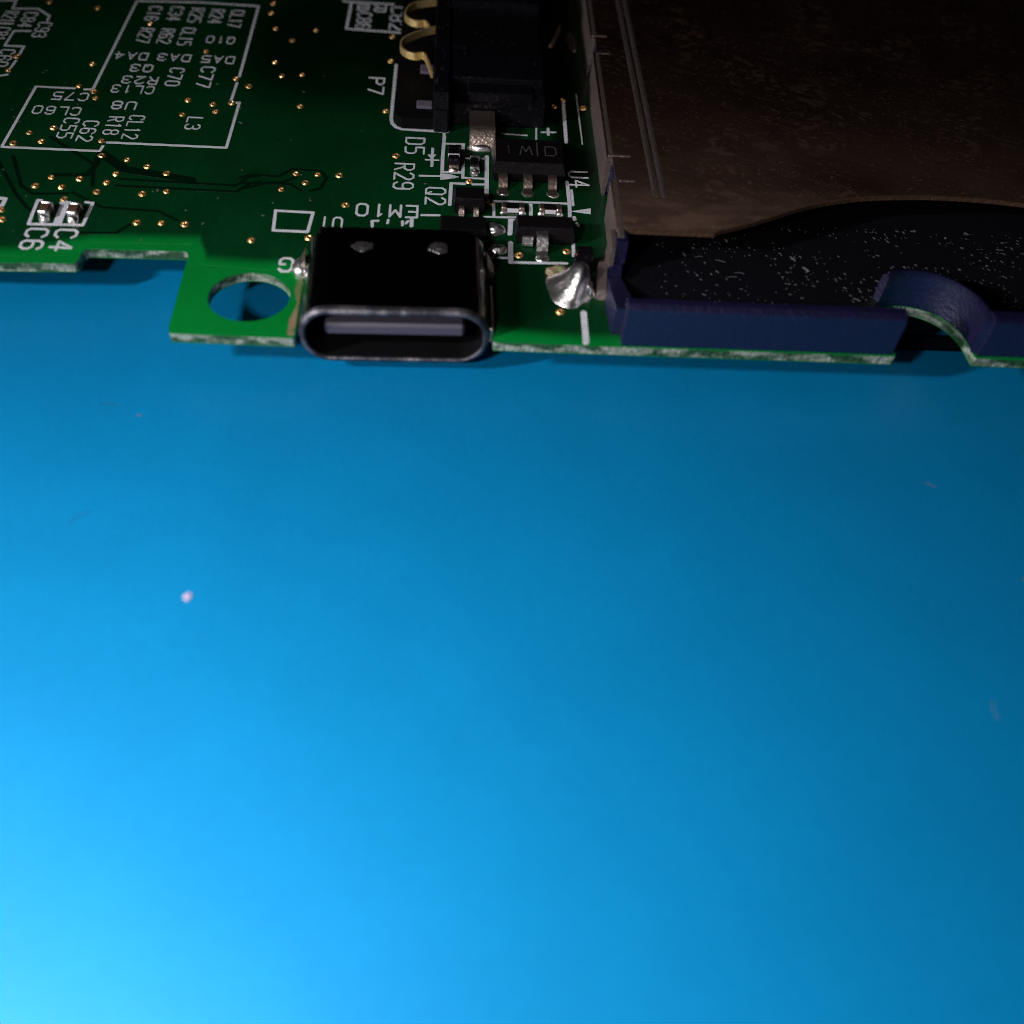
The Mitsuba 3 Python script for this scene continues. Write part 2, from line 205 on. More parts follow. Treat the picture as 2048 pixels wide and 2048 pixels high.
LINES=[(0.17,[(-21.91,14.33),(-21.79,20.69),(-19.59,20.68)]),(0.17,[(-19.03,20.64),(-18.54,20.68),(-18.33,32.09),(-14.19,32.38),(-10.43,32.27),(-10.42,22.92)]),(0.17,[(-10.44,22.16),(-10.47,20.16)]),(0.17,[(-10.27,19.9),(-9.98,19.93),(-10.01,15.1),(-16.5,15.13)]),(0.17,[(-16.64,14.72),(-16.7,14.23),(-21.89,14.26)]),(0.16,[(-26.84,31.15),(-25.82,31.28),(-25.77,30.16),(-24.21,30.32),(-23.24,29.41),(-23.23,28.71)]),(0.16,[(-25.98,28.11),(-25.2,28.17)]),(0.16,[(-23.85,27.31),(-24.86,27.23),(-24.9,25.31),(-23.72,25.37),(-23.74,24.26)]),(0.16,[(-23.74,23.6),(-23.78,22.56)]),(0.16,[(-23.75,21.91),(-24.16,21.73)]),(0.17,[(-18.56,9.49),(-18.76,9.48),(-18.68,7.44),(-16.02,7.51),(-15.96,9.41),(-16.33,9.46)]),(0.42,[(-17.36,9.32),(-17.31,7.6)]),(0.15,[(-17.55,9.33),(-17.07,9.4)]),(0.22,[(-20.8,9.54),(-20.38,9.52),(-20.36,8.94),(-20.57,8.93)]),(0.17,[(-6.64,9.38),(-4.67,9.3),(-4.8,7.63),(-6.55,7.65),(-6.64,9.38)]),(0.2,[(-1.01,25.32),(-1.04,18.95),(-0.96,18.45),(-0.73,18.05),(-0.39,17.82),(0.25,17.8),(2.29,17.78)]),(0.17,[(1.42,17.8),(1.42,18.3)]),(0.2,[(-4.95,33.64),(-4.41,33.58),(-1.56,33.57)]),(0.2,[(-4.41,33.58),(-4.47,29.73),(-0.64,29.56)]),(0.13,[(0.68,17.76),(2.32,17.81)]),(0.16,[(2.09,17.67),(2.07,17.33)]),(0.2,[(2.11,17.28),(2.03,14.95),(2.03,13.57),(3.1,13.62)]),(0.13,[(2.14,16.5),(3.24,16.53)]),(0.18,[(3.21,16.49),(3.21,15.12),(3.17,13.12)]),(0.13,[(3.24,15.03),(4.45,15.09)]),(0.14,[(3.16,13.12),(4.42,13.08)]),(0.24,[(4.53,15.3),(4.51,13.37),(4.44,10.99)]),(0.13,[(0.81,13.13),(1.95,13.16)]),(0.2,[(2.49,10.52),(2.53,12.52),(3.27,12.51)]),(0.15,[(3.73,12.5),(4.36,12.53)]),(0.14,[(0.99,9.46),(1.96,9.5)]),(0.16,[(4.81,10.99),(8.99,11.03)]),(0.2,[(8.94,9.76),(8.99,11.01),(9.0,13.11)]),(0.15,[(9.2,12.31),(9.2,10.9)]),(0.2,[(6.85,10.81),(6.82,9.68)]),(0.13,[(4.34,9.52),(9.01,9.7)]),(0.15,[(4.84,10.79),(4.84,9.61)]),(0.26,[(5.74,9.32),(5.65,8.11)]),(0.26,[(5.66,7.33),(5.64,5.71)]),(0.16,[(5.63,5.67),(8.5,5.74)]),(0.17,[(8.96,7.47),(8.87,6.43)]),(0.12,[(5.65,9.37),(6.06,9.37)]),(0.2,[(9.18,9.77),(9.18,9.6)]),(0.14,[(9.28,9.25),(9.34,9.08)]),(0.12,[(4.32,6.04),(5.64,6.03)]),(0.3,[(9.08,1.93),(9.05,-0.23)]),(0.2,[(9.31,21.62),(9.22,17.18)]),(0.05,[(10.2,22.71),(10.16,17.05)]),(0.1,[(7.82,18.17),(8.64,18.24)]),(0.16,[(8.25,18.58),(8.23,17.94)]),(0.1,[(5.51,17.81),(6.96,17.76)]),(0.08,[(6.7,19.07),(7.51,19.09)]),(0.1,[(7.54,18.73),(7.47,17.32)]),(0.17,[(1.43,15.91),(1.44,14.14)]),(0.1,[(1.08,14.73),(1.82,14.76)]),(0.14,[(-2.92,7.88),(-2.06,7.8)]),(0.12,[(-2.49,7.83),(-2.39,7.55)]),(0.16,[(-1.54,8.3),(-1.59,8.77),(-1.26,8.82)]),(0.14,[(-0.78,8.61),(-0.73,8.93)]),(0.16,[(0.03,8.51),(0.01,8.82)]),(0.2,[(0.49,9.17),(0.48,8.43)]),(0.14,[(0.21,8.67),(0.32,8.89)])]
POLYS=[[(1.91,13.43),(2.41,13.39),(2.97,13.16),(2.67,13.01),(1.93,12.82)],[(1.19,15.26),(1.68,15.3),(1.45,14.82)],[(9.07,10.32),(10.14,10.66),(10.1,10.15)]]
EDGE=[(-19.99,4.29),(-15.78,4.46),(-15.64,4.56),(-15.57,4.86),(-15.59,5.17),(-15.56,5.42),(-15.37,5.64),(-10.6,5.7),(-10.45,5.43),(-10.42,-0.11),(-10.28,-0.43),(-10.1,-0.42),(-5.08,-0.54)]
HOLE=[(-9.0,2.3),(-7.32,4.19),(-5.14,2.43),(-6.83,0.57),(-8.68,3.31),(-5.85,3.46),(-8.34,1.06),(-5.52,1.26)]
POUR=[(-21.35,5.18),(-18.22,5.36),(-16.13,6.3),(-15.29,6.63),(-10.15,6.78),(-9.49,5.16),(-6.88,4.94),(-5.3,4.99),(-4.38,5.24)]
POUR2=[(5.18,0.37),(6.85,-0.05),(8.54,0.05),(10.38,0.23)]
TRACES=[(0.22,[(-21.09,13.42),(-19.93,10.72),(-19.13,10.04),(-17.46,10.16)]),(0.22,[(-21.84,13.11),(-20.0,9.98),(-19.15,8.85),(-18.06,7.99)]),(0.22,[(-19.62,15.42),(-16.74,12.97),(-16.35,10.97)]),(0.2,[(-15.11,11.68),(-9.01,11.49),(-8.42,12.36),(-7.84,12.46)]),(0.2,[(-15.12,11.06),(-8.86,10.93),(-8.27,11.79),(-7.78,11.95)]),(0.2,[(-17.22,10.29),(-15.44,9.09),(-12.55,8.93),(-11.46,8.18)]),(0.2,[(-16.13,6.86),(-14.24,6.98),(-13.79,7.68)]),(0.2,[(-8.88,12.24),(-8.35,12.59),(-6.88,12.49),(-6.2,13.27),(-4.6,13.18),(-4.25,12.57),(-4.51,11.52),(-5.06,11.28)]),(0.2,[(-8.81,11.73),(-6.53,11.99),(-6.0,12.45)]),(0.2,[(-8.74,11.23),(-7.38,11.83),(-6.1,11.82),(-5.52,11.25)]),(0.6,[(-16.55,14.04),(-15.02,12.58),(-13.03,12.21),(-11.4,11.82)]),(0.35,[(-18.56,11.81),(-16.85,11.94),(-16.6,12.98),(-16.67,13.63)])]

# ---------------------------------------------------------------- the work mat
ZM = -2.35
g = np.array([[-160, -110, ZM], [170, -110, ZM], [170, 230, ZM], [-160, 230, ZM]], float)
mat = trimesh.creation.box(bounds=[[-160, -110, ZM-3], [170, 230, ZM]])
put('work_mat', mat, M_MAT, smooth=False, kind='structure', label='smooth blue silicone work mat lying under the green circuit board')

# ---------------------------------------------------------------- the board itself
CB = 'circuit_board'
labels[CB] = {'label': 'green printed circuit board with metal port and white lettering lying on the blue mat', 'category': 'circuit board'}
arc_c, arc_r = np.array([25.35, 0.55]), 2.72
arc = [(arc_c[0]+arc_r*math.cos(t), arc_c[1]+arc_r*math.sin(t)) for t in np.linspace(0, math.pi*0.62, 14)]
NOTCH = [(28.12, -0.6)]+arc+[(24.15, 2.6), (24.15, -0.6)]
outline = [(-45, 4.25)]+EDGE[:12]+[(-4.62, -0.5), (-4.62, 5.95), (4.62, 5.95), (4.62, -0.36), (10.0, -0.43), (24.15, -0.55)]+NOTCH[::-1][1:-1]+[(28.12, -0.5), (56, -0.9), (56, 52), (-45, 52)]
board = Polygon(outline).buffer(0.12, quad_segs=4).buffer(-0.24, quad_segs=4).buffer(0.12, quad_segs=4)
a0, b0 = 1.93, 1.82
hole = Polygon([(-7.07+a0*math.cos(t), 2.38+b0*math.sin(t)) for t in np.linspace(0, 2*math.pi, 64, endpoint=False)])
board = board.difference(hole)
core_poly = board.buffer(-0.012)
put(CB+'__core', prism(core_poly, -0.51, -0.032), M_CORE, smooth=20, label='pale green glass fibre core showing along the cut edges of the board')
put(CB+'__solder_mask', prism(board, -0.03, 0.0), M_MASK, smooth=20)
put(CB+'__underside_mask', prism(board, -0.545, -0.512), M_MASK, smooth=20)
fl = [(-45, 5.1)]+POUR[:8]+[(-4.75, 5.0), (-4.75, 6.1), (4.75, 6.1), (4.75, 0.45)]+POUR2+[(10.9, -0.3), (24, -0.3), (24, 3.6), (29.2, 3.6), (29.2, -0.2), (55, 0.3), (55, 51), (-45, 51)]
pour = Polygon(fl).buffer(0.5).difference(sbox(-4.75, -2, 4.75, 6.05)).intersection(board.buffer(-0.15))
tracks = unary_union([strip(p, w, 'round') for w, p in TRACES])
halo = tracks.buffer(0.16).difference(tracks)
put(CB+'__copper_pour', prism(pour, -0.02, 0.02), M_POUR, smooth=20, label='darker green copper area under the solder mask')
for w, p in TRACES:
    put(CB+'__trace', prism(strip(p, w, 'round'), -0.02, 0.03), M_TRACE)
# parts on the underside, which the board rests on
for x0, x1, y0, y1 in ((-18, -12, 15, 21), (12, 22, 14, 24), (-2, 5, 28, 36), (36, 44, 12, 20)):
    put(CB+'__underside_block', bx(x0, x1, y0, y1, ZM, -0.6, 0.1), M_DEEP)
put(CB+'__underside_block', bx(20, 33, 2.62, 2.92, ZM, -1.5, 0.04), M_DEEP)  # bar added to stand for the dark shadow band seen through the notch
# plated holes
prof = np.array([[0.185, -0.02], [0.17, 0.05], [0.135, 0.09], [0.095, 0.075], [0.07, -0.03]])
ring = trimesh.creation.revolve(prof, sections=20)
plug = trimesh.creation.revolve(np.array([[0.0, 0.012], [0.085, 0.012], [0.085, -0.02], [0, -0.02]]), sections=12)
ring.apply_scale(S); plug.apply_scale(S)
RV, PV = mikit.ply(ring, M_GOLDVIA, smooth=40), mikit.ply(plug, M_VIAHOLE)
for i, (x, y) in enumerate(VIAS):
    k = key(CB+'__via'); sc = 1.05+0.3*rng.random(); w = T().translate([x*S, y*S, 0.012*S]).rotate([0, 0, 1], 360*rng.random()).scale([sc, sc, 1])
    scene[k] = {**RV, 'to_world': w}; scene[k+'__plug'] = {**PV, 'to_world': w}
# white printing
for w, p in LINES:
    j = [(x+0.012*rng.standard_normal(), y+0.012*rng.standard_normal()) for x, y in p]
    put(CB+'__printed_line', prism(strip(j, w, 'round'), -0.02, 0.042+0.004*rng.random()), M_SILK)
for p in POLYS:
    put(CB+'__printed_arrow', prism(Polygon(p), -0.02, 0.048), M_SILK)
for t, r, x, y, l in TEXTS:
    put(CB+'__printed_marking', lettering(t, r, x, y, l, cap=0.9 if (x < -9 and y > 12) else 1.02 if y > 18 else 1.16, w=0.15 if y < 10 else 0.125), M_SILK, label=f'white printed marking {t} on the green board')
put(CB+'__flux_stain', prism(Polygon([(-4.95, -0.3), (-4.66, -0.3), (-4.66, 4.0), (-4.85, 3.9), (-4.98, 2.8), (-4.72, 1.9), (-4.98, 0.7)]), -0.02, 0.05), M_FLUX, label='brown flux residue along the left side of the port')

# ---------------------------------------------------------------- the oval port at the front edge
UP = CB+'__usb_port'
labels[UP] = {'label': 'polished steel oval port with an open mouth at the front edge of the board'}
W2, H2, ZC, YF, YB = 4.47, 1.62, -0.04, -0.25, 6.1
def stadium(ins, n=14):
    r = 1.5-ins; a, h = W2-1.5, H2-1.5; out = []
    for q, (sx, sz) in enumerate(((1, 1), (-1, 1), (-1, -1), (1, -1))):
        for t in np.linspace(q*math.pi/2, (q+1)*math.pi/2, n):
            out.append((sx*a+r*math.cos(t), ZC+sz*h+r*math.sin(t)))
    return np.array(out)
def sweep(rings, close_last=False):
    V, F, n = [], [], None
    for ins, y in rings:
        p = stadium(ins); n = len(p); V += [(x, y, z) for x, z in p]
    for i in range(len(rings)-1):
        for j in range(n):
            a, b = i*n+j, i*n+(j+1) % n
            F += [(a, b, b+n), (a, b+n, a+n)]
    if close_last:
        V.append((0, rings[-1][1], ZC)); c = len(V)-1; o = (len(rings)-1)*n
        F += [(o+j, o+(j+1) % n, c) for j in range(n)]
    return trimesh.Trimesh(V, F, process=False)
yaw = trimesh.transformations.rotation_matrix(math.radians(0.9), [0, 0, 1], [0, YF, 0])
def uput(part, m, *a, **k): m = m.copy(); m.apply_transform(yaw); return put(UP+'__'+part, m, *a, **k)
uput('shell', sweep([(0.0, YF+0.30), (0.0, YB-0.1), (0.08, YB)], True), M_STEEL, smooth=35)
uput('rim', sweep([(0.0, YF+0.30), (0.015, YF+0.20), (0.05, YF+0.11), (0.11, YF+0.04), (0.18, YF), (0.26, YF), (0.31, YF+0.04), (0.33, YF+0.12)]), M_RIM, smooth=35, label='pale worn cut edge round the mouth of the port')
uput('liner', sweep([(0.33, YF+0.12), (0.33, YF+5.0), (0.5, YF+5.1)], True), M_DEEP, smooth=35, label='black inside of the port')
uput('tongue', bx(-3.28, 3.28, YF+0.52, YF+5.0, ZC-0.34, ZC+0.34, 0.13), M_TONGUE, label='grey tongue standing in the mouth of the port')
for x in (-1.65, 1.98):
    uput('dimple', dome(x, 4.5, 0.5, 0.4, 0.10, ZC+H2-0.02, seed=int(x*10), lump=0.28), M_SOLDER, label='raised shiny weld dimple on top of the port')
for x0, x1 in ((-3.9, -3.0), (-1.3, 0.3), (2.6, 3.6)):
    uput('rear_tab', bx(x0, x1, YB-0.3, YB+0.35, 0.15, 1.35, 0.1), M_BLACK)
uput('shell_leg', hull([(-4.45, 4.2, 0.9), (-4.45, 5.3, 0.9), (-4.5, 4.2, 0.7), (-4.95, 4.45, 0.1), (-4.95, 5.1, 0.1), (-4.5, 4.2, -0.5), (-4.5, 5.3, -0.5)]), M_TIN)
uput('shell_leg', hull([(4.45, 4.2, 0.9), (4.45, 5.3, 0.9), (4.5, 4.2, 0.7), (4.85, 4.45, 0.1), (4.85, 5.1, 0.1), (4.5, 4.2, -0.5), (4.5, 5.3, -0.5)]), M_TIN)
uput('side_wing', bx(4.42, 4.66, YF+0.3, 3.4, -0.5, 0.35, 0.08), M_TIN)
for x, y, rx, ry, h, s in ((-4.75, 4.55, 0.5, 0.72, 0.55, 3), (4.85, 8.3, 0.58, 0.42, 0.4, 5), (4.98, 6.62, 0.48, 0.36, 0.34, 8), (0.3, 7.6, 0.35, 0.3, 0.3, 4), (-1.6, 6.9, 0.35, 0.3, 0.25, 6)):
    put(CB+'__solder_joint', dome(x, y, rx, ry, h, 0.01, seed=s), M_SOLDER, label='shiny silver solder joint beside the port' if s == 3 else None)

# ---------------------------------------------------------------- black spring connector at the top
PC = CB+'__spring_connector'
labels[PC] = {'label': 'black plastic connector with brass spring contacts bulging from its left side'}
base = Polygon([(-0.84, 40), (-0.84, 18.6), (-0.7, 18.15), (-0.35, 17.9), (2.4, 17.9), (2.4, 40)])
put(PC+'__base', prism(base, 0.02, 0.72), M_DEEP, label='low black base strip left of the housing')
rail = cat(bx(1.45, 2.36, 17.75, 40, 0.05, 2.42, 0.06), bx(1.5, 2.3, 17.6, 17.74, 0.05, 1.4, 0.04))
put(PC+'__side_rail', rail, M_BLACK)
hs = hull([(2.4, 18.6, 0.05), (7.9, 18.6, 0.05), (2.4, 18.6, 1.35), (7.9, 18.6, 1.35), (2.4, 19.2, 1.7), (7.9, 19.2, 1.7), (2.4, 40, 0.05), (7.9, 40, 0.05), (2.4, 40, 1.7), (7.9, 40, 1.7)])
top = cat(bx(2.42, 7.8, 19.9, 28.3, 1.65, 2.25, 0.08), bx(3.4, 7.2, 18.75, 19.8, 1.2, 1.95, 0.08), bx(2.42, 7.95, 28.5, 40, 1.65, 2.75, 0.08))
put(PC+'__housing', cat(hs, top), M_BLACK)
put(PC+'__rib', cat(bx(2.5, 3.4, 23.3, 23.55, 2.2, 2.4, 0.04), bx(3.2, 3.4, 22.6, 23.2, 2.2, 2.38, 0.04)), M_BLACK)
for dy, p in ((0.66, [(1.5, 25.95), (0.64, 25.41), (-0.38, 24.43), (-0.65, 23.48), (-0.38, 22.73), (0.21, 22.38), (0.75, 22.5), (1.02, 21.7), (1.3, 20.3)]),
              (0.66, [(1.5, 29.72), (-0.05, 28.95), (-0.53, 27.69), (-0.29, 26.88), (0.25, 26.56), (0.75, 26.62), (1.01, 26.05)]),
              (0.66, [(1.5, 33.6), (-0.05, 32.9), (-0.5, 31.7), (-0.2, 30.9), (0.3, 30.6), (0.8, 30.6), (1.1, 30.0)])):
    q = smooth_path([(x, y+dy) for x, y in p], 8)
    put(PC+'__spring_contact', prism(LineString(q).buffer(0.058, cap_style='flat', quad_segs=3), 1.55, 1.98), M_BRASS, smooth=35)
for x0, x1, y0, y1 in ((0.55, 1.38, 23.0, 23.95), (0.45, 1.38, 18.95, 19.7)):
    put(PC+'__peg', bx(x0, x1, y0, y1, 0.5, 0.86, 0.06), M_LILAC)
put(PC+'__hold_down_tab', lead(3.55, 5.0, [(18.4, 0.95), (17.4, 0.98), (16.75, 0.92), (16.35, 0.62), (16.12, 0.25), (15.98, 0.02)], 0.24), M_TIN, smooth=40, label='bent silver hold-down tab in front of the black connector')
put(PC+'__solder_fillet', dome(4.28, 16.1, 0.84, 0.34, 0.34, 0.0, 2, 0.08), M_SOLDER)
for x, y, ry, s, a in ((9.3, 30.1, 1.7, 1, -0.28), (10.35, 29.3, 1.3, 2, 0.1)):
    m = dome(0, 0, 0.24, ry, 0.34, 0.0, s, 0.1); m.apply_transform(trimesh.transformations.rotation_matrix(a, [0, 0, 1])); m.apply_translation([x, y, 0.02])
    put(PC+'__side_pin', m, M_TIN)

# ---------------------------------------------------------------- small parts soldered round the connector
def chip(name, label, x0, x1, y0, y1, h, inset=0.12, z0=0.06, mid=0.5, m=None):
    k = key(CB+'__'+name); labels[k] = {'label': label}
    zm = z0+(h-z0)*mid
    P = [(x0+i, y0+i, z) if False else (x, y, z) for z, i in ((z0, inset*0.6), (zm, 0.0), (h-0.03, inset*0.85), (h, inset*1.15)) for x in (x0+i, x1-i) for y in (y0+i, y1-i)]
    put(k+'__body', hull(P), m or M_CHIP); return k
Q4 = chip('power_transistor', 'flat black three-legged chip in front of the connector with a letter D on top', 4.78, 8.82, 12.85, 15.55, 1.2, 0.22, mid=0.45)
for x in (5.38, 6.75, 8.12):
    put(Q4+'__lead', lead(x-0.24, x+0.24, [(12.95, 0.52), (12.6, 0.5), (12.3, 0.3), (12.1, 0.1), (11.75, 0.08), (11.6, 0.08)], 0.12), M_TIN, smooth=40)
    put(Q4+'__solder_fillet', dome(x, 11.85, 0.36, 0.36, 0.13, 0.0, int(x*10)), M_SOLDER)
put(Q4+'__marking', cat(lettering('D', 0, 8.02, 14.2, 0.9, 0.95, 0.07, 1.195, 1.212), lettering('W', 180, 6.65, 14.2, 1.0, 0.9, 0.07, 1.195, 1.212), lettering('I', 0, 7.28, 14.35, 0.6, 1.4, 0.12, 1.195, 1.214), lettering('1', 0, 5.7, 14.2, 0.5, 0.8, 0.05, 1.195, 1.21)), M_LASER, label='pale laser-marked letters on top of the chip')
dk = chip('diode', 'small black diode with a white band across its middle', 2.32, 3.02, 13.95, 15.5, 0.6, 0.06, mid=0.6)
put(dk+'__band', bx(2.335, 3.005, 14.4, 14.58, 0.2, 0.607, 0.03), M_BAND)
put(dk+'__terminal', cat(bx(2.4, 2.94, 13.78, 14.05, 0.01, 0.3, 0.05), dome(2.67, 13.8, 0.3, 0.22, 0.2, 0.0, 4)), M_TIN)
rk = chip('resistor', 'tiny dark resistor in a printed box with a bright solder end', 3.6, 4.08, 13.75, 14.85, 0.36, 0.03)
put(rk+'__terminal', cat(bx(3.58, 4.1, 13.62, 13.95, 0.01, 0.375, 0.05), dome(3.84, 13.6, 0.27, 0.3, 0.33, 0.0, 11, 0.2)), M_SOLDER)
put(rk+'__terminal', bx(3.58, 4.1, 14.65, 14.92, 0.01, 0.375, 0.05), M_SOLDER)
q2 = chip('small_transistor', 'small black three-legged chip behind the port beside the marking Q2', 2.68, 4.32, 9.75, 10.98, 0.9, 0.1)
for x in (3.1, 3.88):
    put(q2+'__lead', lead(x-0.14, x+0.14, [(9.8, 0.42), (9.6, 0.4), (9.45, 0.2), (9.3, 0.06), (9.15, 0.06)], 0.1), M_TIN, smooth=40)
put(q2+'__lead', lead(3.35, 3.65, [(10.95, 0.42), (11.15, 0.4), (11.3, 0.15), (11.5, 0.06), (11.6, 0.06)], 0.1), M_TIN, smooth=40)
blk = chip('black_block', 'flat black part standing just behind the port', 1.95, 4.45, 7.4, 8.75, 0.62, 0.1, m=M_DEEP)
for x0, x1 in ((5.25, 6.48), (7.28, 8.5)):
    rr = chip('resistor', 'leftmost of two tiny resistors lying end to end below the three-legged chip' if x0 < 6 else 'rightmost of two tiny resistors lying end to end below the three-legged chip', x0+0.2, x1-0.2, 9.98, 10.5, 0.34, 0.02)
    put(rr+'__terminal', bx(x0, x0+0.3, 9.94, 10.53, 0.01, 0.36, 0.06), M_TIN); put(rr+'__terminal', bx(x1-0.3, x1, 9.94, 10.53, 0.01, 0.36, 0.06), M_TIN)
    put(rr+'__edge', bx(x0+0.31, x1-0.31, 9.955, 9.99, 0.05, 0.30, 0.01), M_BAND)
    for x in (x0+0.1, x1-0.1): put(rr+'__solder_fillet', dome(x, 9.93, 0.2, 0.12, 0.2, 0.0, int(x*7)), M_SOLDER)
s2 = chip('small_transistor', 'black chip with one bright silver leg in front, right of the port', 5.86, 8.98, 7.25, 8.55, 1.0, 0.15)
put(s2+'__lead', lead(6.98, 7.55, [(7.35, 0.75), (7.0, 0.72), (6.72, 0.45), (6.55, 0.15), (6.3, 0.08), (6.1, 0.08)], 0.13), M_SOLDER, smooth=40)
put(s2+'__lead', lead(6.25, 6.8, [(7.35, 0.5), (7.2, 0.45), (7.12, 0.2), (7.0, 0.1)], 0.12), M_SOLDER, smooth=40)
put(s2+'__solder_fillet', dome(7.27, 6.1, 0.36, 0.3, 0.14, 0.0, 15), M_SOLDER)
for x, nm in ((-18.0, 'leftmost'), (-16.57, 'rightmost')):
    c = key(CB+'__capacitor'); labels[c] = {'label': f'{nm} of two tiny brown capacitors with silver ends side by side in a printed box'}
    put(c+'__body', bx(x-0.245, x+0.245, 8.0, 8.62, 0.03, 0.5, 0.05), M_CERAMIC)
    put(c+'__terminal', cat(bx(x-0.26, x+0.26, 7.82, 8.06, 0.01, 0.52, 0.07), dome(x, 7.8, 0.26, 0.26, 0.4, 0.0, int(x*9), 0.15)), M_SOLDER, smooth=40)
    put(c+'__terminal', cat(bx(x-0.26, x+0.26, 8.58, 8.85, 0.01, 0.52, 0.07), dome(x, 8.85, 0.25, 0.2, 0.3, 0.0, int(x*5))), M_SOLDER, smooth=40)

# ---------------------------------------------------------------- the card slot on the right
CS = CB+'__card_slot'
labels[CS] = {'label': 'navy plastic card slot under a stained steel lid at the right of the board'}
def wx(y): return 10.72+0.0155*(y-5)
curve = smooth_path([(15.85, 5.62), (17.3, 6.25), (18.8, 7.0), (20.2, 7.75), (21.7, 8.4), (23.4, 8.9), (25.2, 9.22), (28.6, 9.45), (33, 9.1), (40, 7.6), (52, 4.5)], 4)
N1, N2 = (23.3, 25.35), (9.75, 11.95)
left = [(wx(48), 48), (wx(N1[1]), N1[1]), (11.28, N1[1]), (11.28, N1[0]), (wx(N1[0]), N1[0]), (wx(N2[1]), N2[1]), (11.1, N2[1]), (11.1, N2[0]), (wx(N2[0]), N2[0]), (wx(5.5), 5.5)]
lidp = Polygon([(52, 48)]+left+[(15.6, 5.45)]+curve).buffer(0)
put(CS+'__lid', prism(lidp, 2.24, 2.42), M_LID, smooth=20, label='stained dark brown steel lid of the card slot with a curved front edge')
put(CS+'__lid_rim', prism(LineString([(11.25, 5.46), (15.6, 5.42)]+curve).buffer(0.05, cap_style='flat'), 2.2, 2.428), M_LIDRIM, smooth=30, label='thin brown cut rim along the front of the lid')
for i, (y0, y1) in enumerate(((4.9, N2[0]), (N2[1], N1[0]), (N1[1], 48))):
    b = 0.14
    P = [(wx(y)+dx, y, z) for y in (y0, y1) for dx, z in ((0.0, 0.02), (0.18, 0.02), (0.0, 2.30), (0.05, 2.39), (0.14, 2.435), (0.34, 2.435), (0.34, 2.3))]
    put(CS+'__side_wall', hull(P), M_WALL)
for y0, y1, xx in ((N1[0], N1[1], 12.05), (N2[0], N2[1], 12.1)):
    put(CS+'__slit_edge', cat(bx(wx(y1)+0.05, xx, y1-0.03, y1+0.17, 2.38, 2.47, 0.04), bx(11.25, xx, y0-0.16, y0+0.03, 2.38, 2.45, 0.04)), M_WALL)
    put(CS+'__inner_block', bx(wx(y0)+0.3, 11.9, y0-0.3, y1+0.3, 0.3, 2.1, 0.05), M_BLUE)
for xa, xb in ((13.22, 13.02), (13.68, 13.46)):
    P = [(x+dx, y, z) for x, y in ((xb, 8.35), (xa+0.15, 48)) for dx, z in ((-0.22, 2.40), (-0.07, 2.45), (0.07, 2.45), (0.22, 2.40))]
    put(CS+'__ridge', hull(P), M_WALL)
fw = hull([(x, y, z) for x, y0 in ((10.72, -0.36), (23.95, -0.44)) for y, z in ((y0, 0.02), (y0, 1.95), (y0+0.08, 2.15), (y0+0.3, 2.3), (y0+0.62, 2.32), (y0+0.8, 2.2), (y0+0.8, 0.02))])
put(CS+'__front_wall', fw, M_BLUE, label='navy plastic front wall of the card slot left of the notch')
fw2 = hull([(x, y, z) for x, y0 in ((28.28, -0.36), (56, -0.75)) for y, z in ((y0, 0.02), (y0, 1.9), (y0+0.1, 2.1), (y0+0.3, 2.2), (y0+0.8, 2.15), (y0+0.8, 0.02))])
put(CS+'__front_wall', fw2, M_BLUE, label='navy plastic front wall of the card slot right of the notch')
post = cat(hull([(10.62, 4.55, 0.3), (11.2, 4.55, 0.3), (10.66, 4.6, 2.3), (11.24, 4.6, 2.3), (10.66, 5.4, 2.3), (11.24, 5.4, 2.3), (10.6, 5.4, 0.3), (11.2, 5.4, 0.3)]),
           hull([(10.3, 3.9, 0.02), (11.15, 3.9, 0.02), (10.35, 3.9, 0.9), (11.0, 3.9, 0.9), (10.55, 4.9, 0.02), (11.2, 4.9, 0.02), (10.6, 4.9, 1.2), (11.2, 4.9, 1.2)]),
           hull([(10.3, 0.4, 0.02), (11.4, 0.4, 0.02), (10.35, 0.4, 1.6), (11.3, 0.4, 1.6), (10.2, 1.9, 0.02), (11.3, 1.9, 0.02), (10.3, 1.9, 1.25), (11.2, 1.9, 1.25), (10.3, 3.95, 0.02), (11.1, 3.95, 0.02), (10.35, 3.95, 0.7), (11.0, 3.95, 0.7)]))
put(CS+'__corner_post', post, M_BLUE)
arcw = Polygon([(arc_c[0]+(arc_r+0.02)*math.cos(t), arc_c[1]+(arc_r+0.02)*math.sin(t)) for t in np.linspace(-0.25, math.pi*0.66, 24)]+[(arc_c[0]+(arc_r+0.42)*math.cos(t), arc_c[1]+(arc_r+0.42)*math.sin(t)) for t in np.linspace(math.pi*0.66, -0.25, 24)])
rings = [arcw.buffer(d, join_style='round') for d in (0.0, -0.03, -0.08, -0.14)]
aw = cat(prism(rings[0], 0.02, 1.82), prism(rings[1], 1.8, 1.92), prism(rings[2], 1.9, 1.99), prism(rings[3], 1.97, 2.03))
put(CS+'__notch_wall', aw, M_BLUE, smooth=60, label='curved navy wall round the half-moon notch')
tray = Polygon([(11.2, 0.5), (24.0, 0.5), (24.1, 3.3), (25.4, 3.6), (28.6, 2.5), (28.5, 0.4), (55, 0.2), (55, 20), (11.2, 20)]).difference(Polygon(NOTCH).buffer(0.3))
put(CS+'__tray', prism(tray, 0.1, 0.45), M_TRAY, label='black tray floor sprinkled with pale dust')
leg = lead(9.8, 10.3, [(5.6, 2.1), (5.2, 1.5), (4.4, 0.9), (3.4, 0.5), (3.0, 0.05)], 0.25)
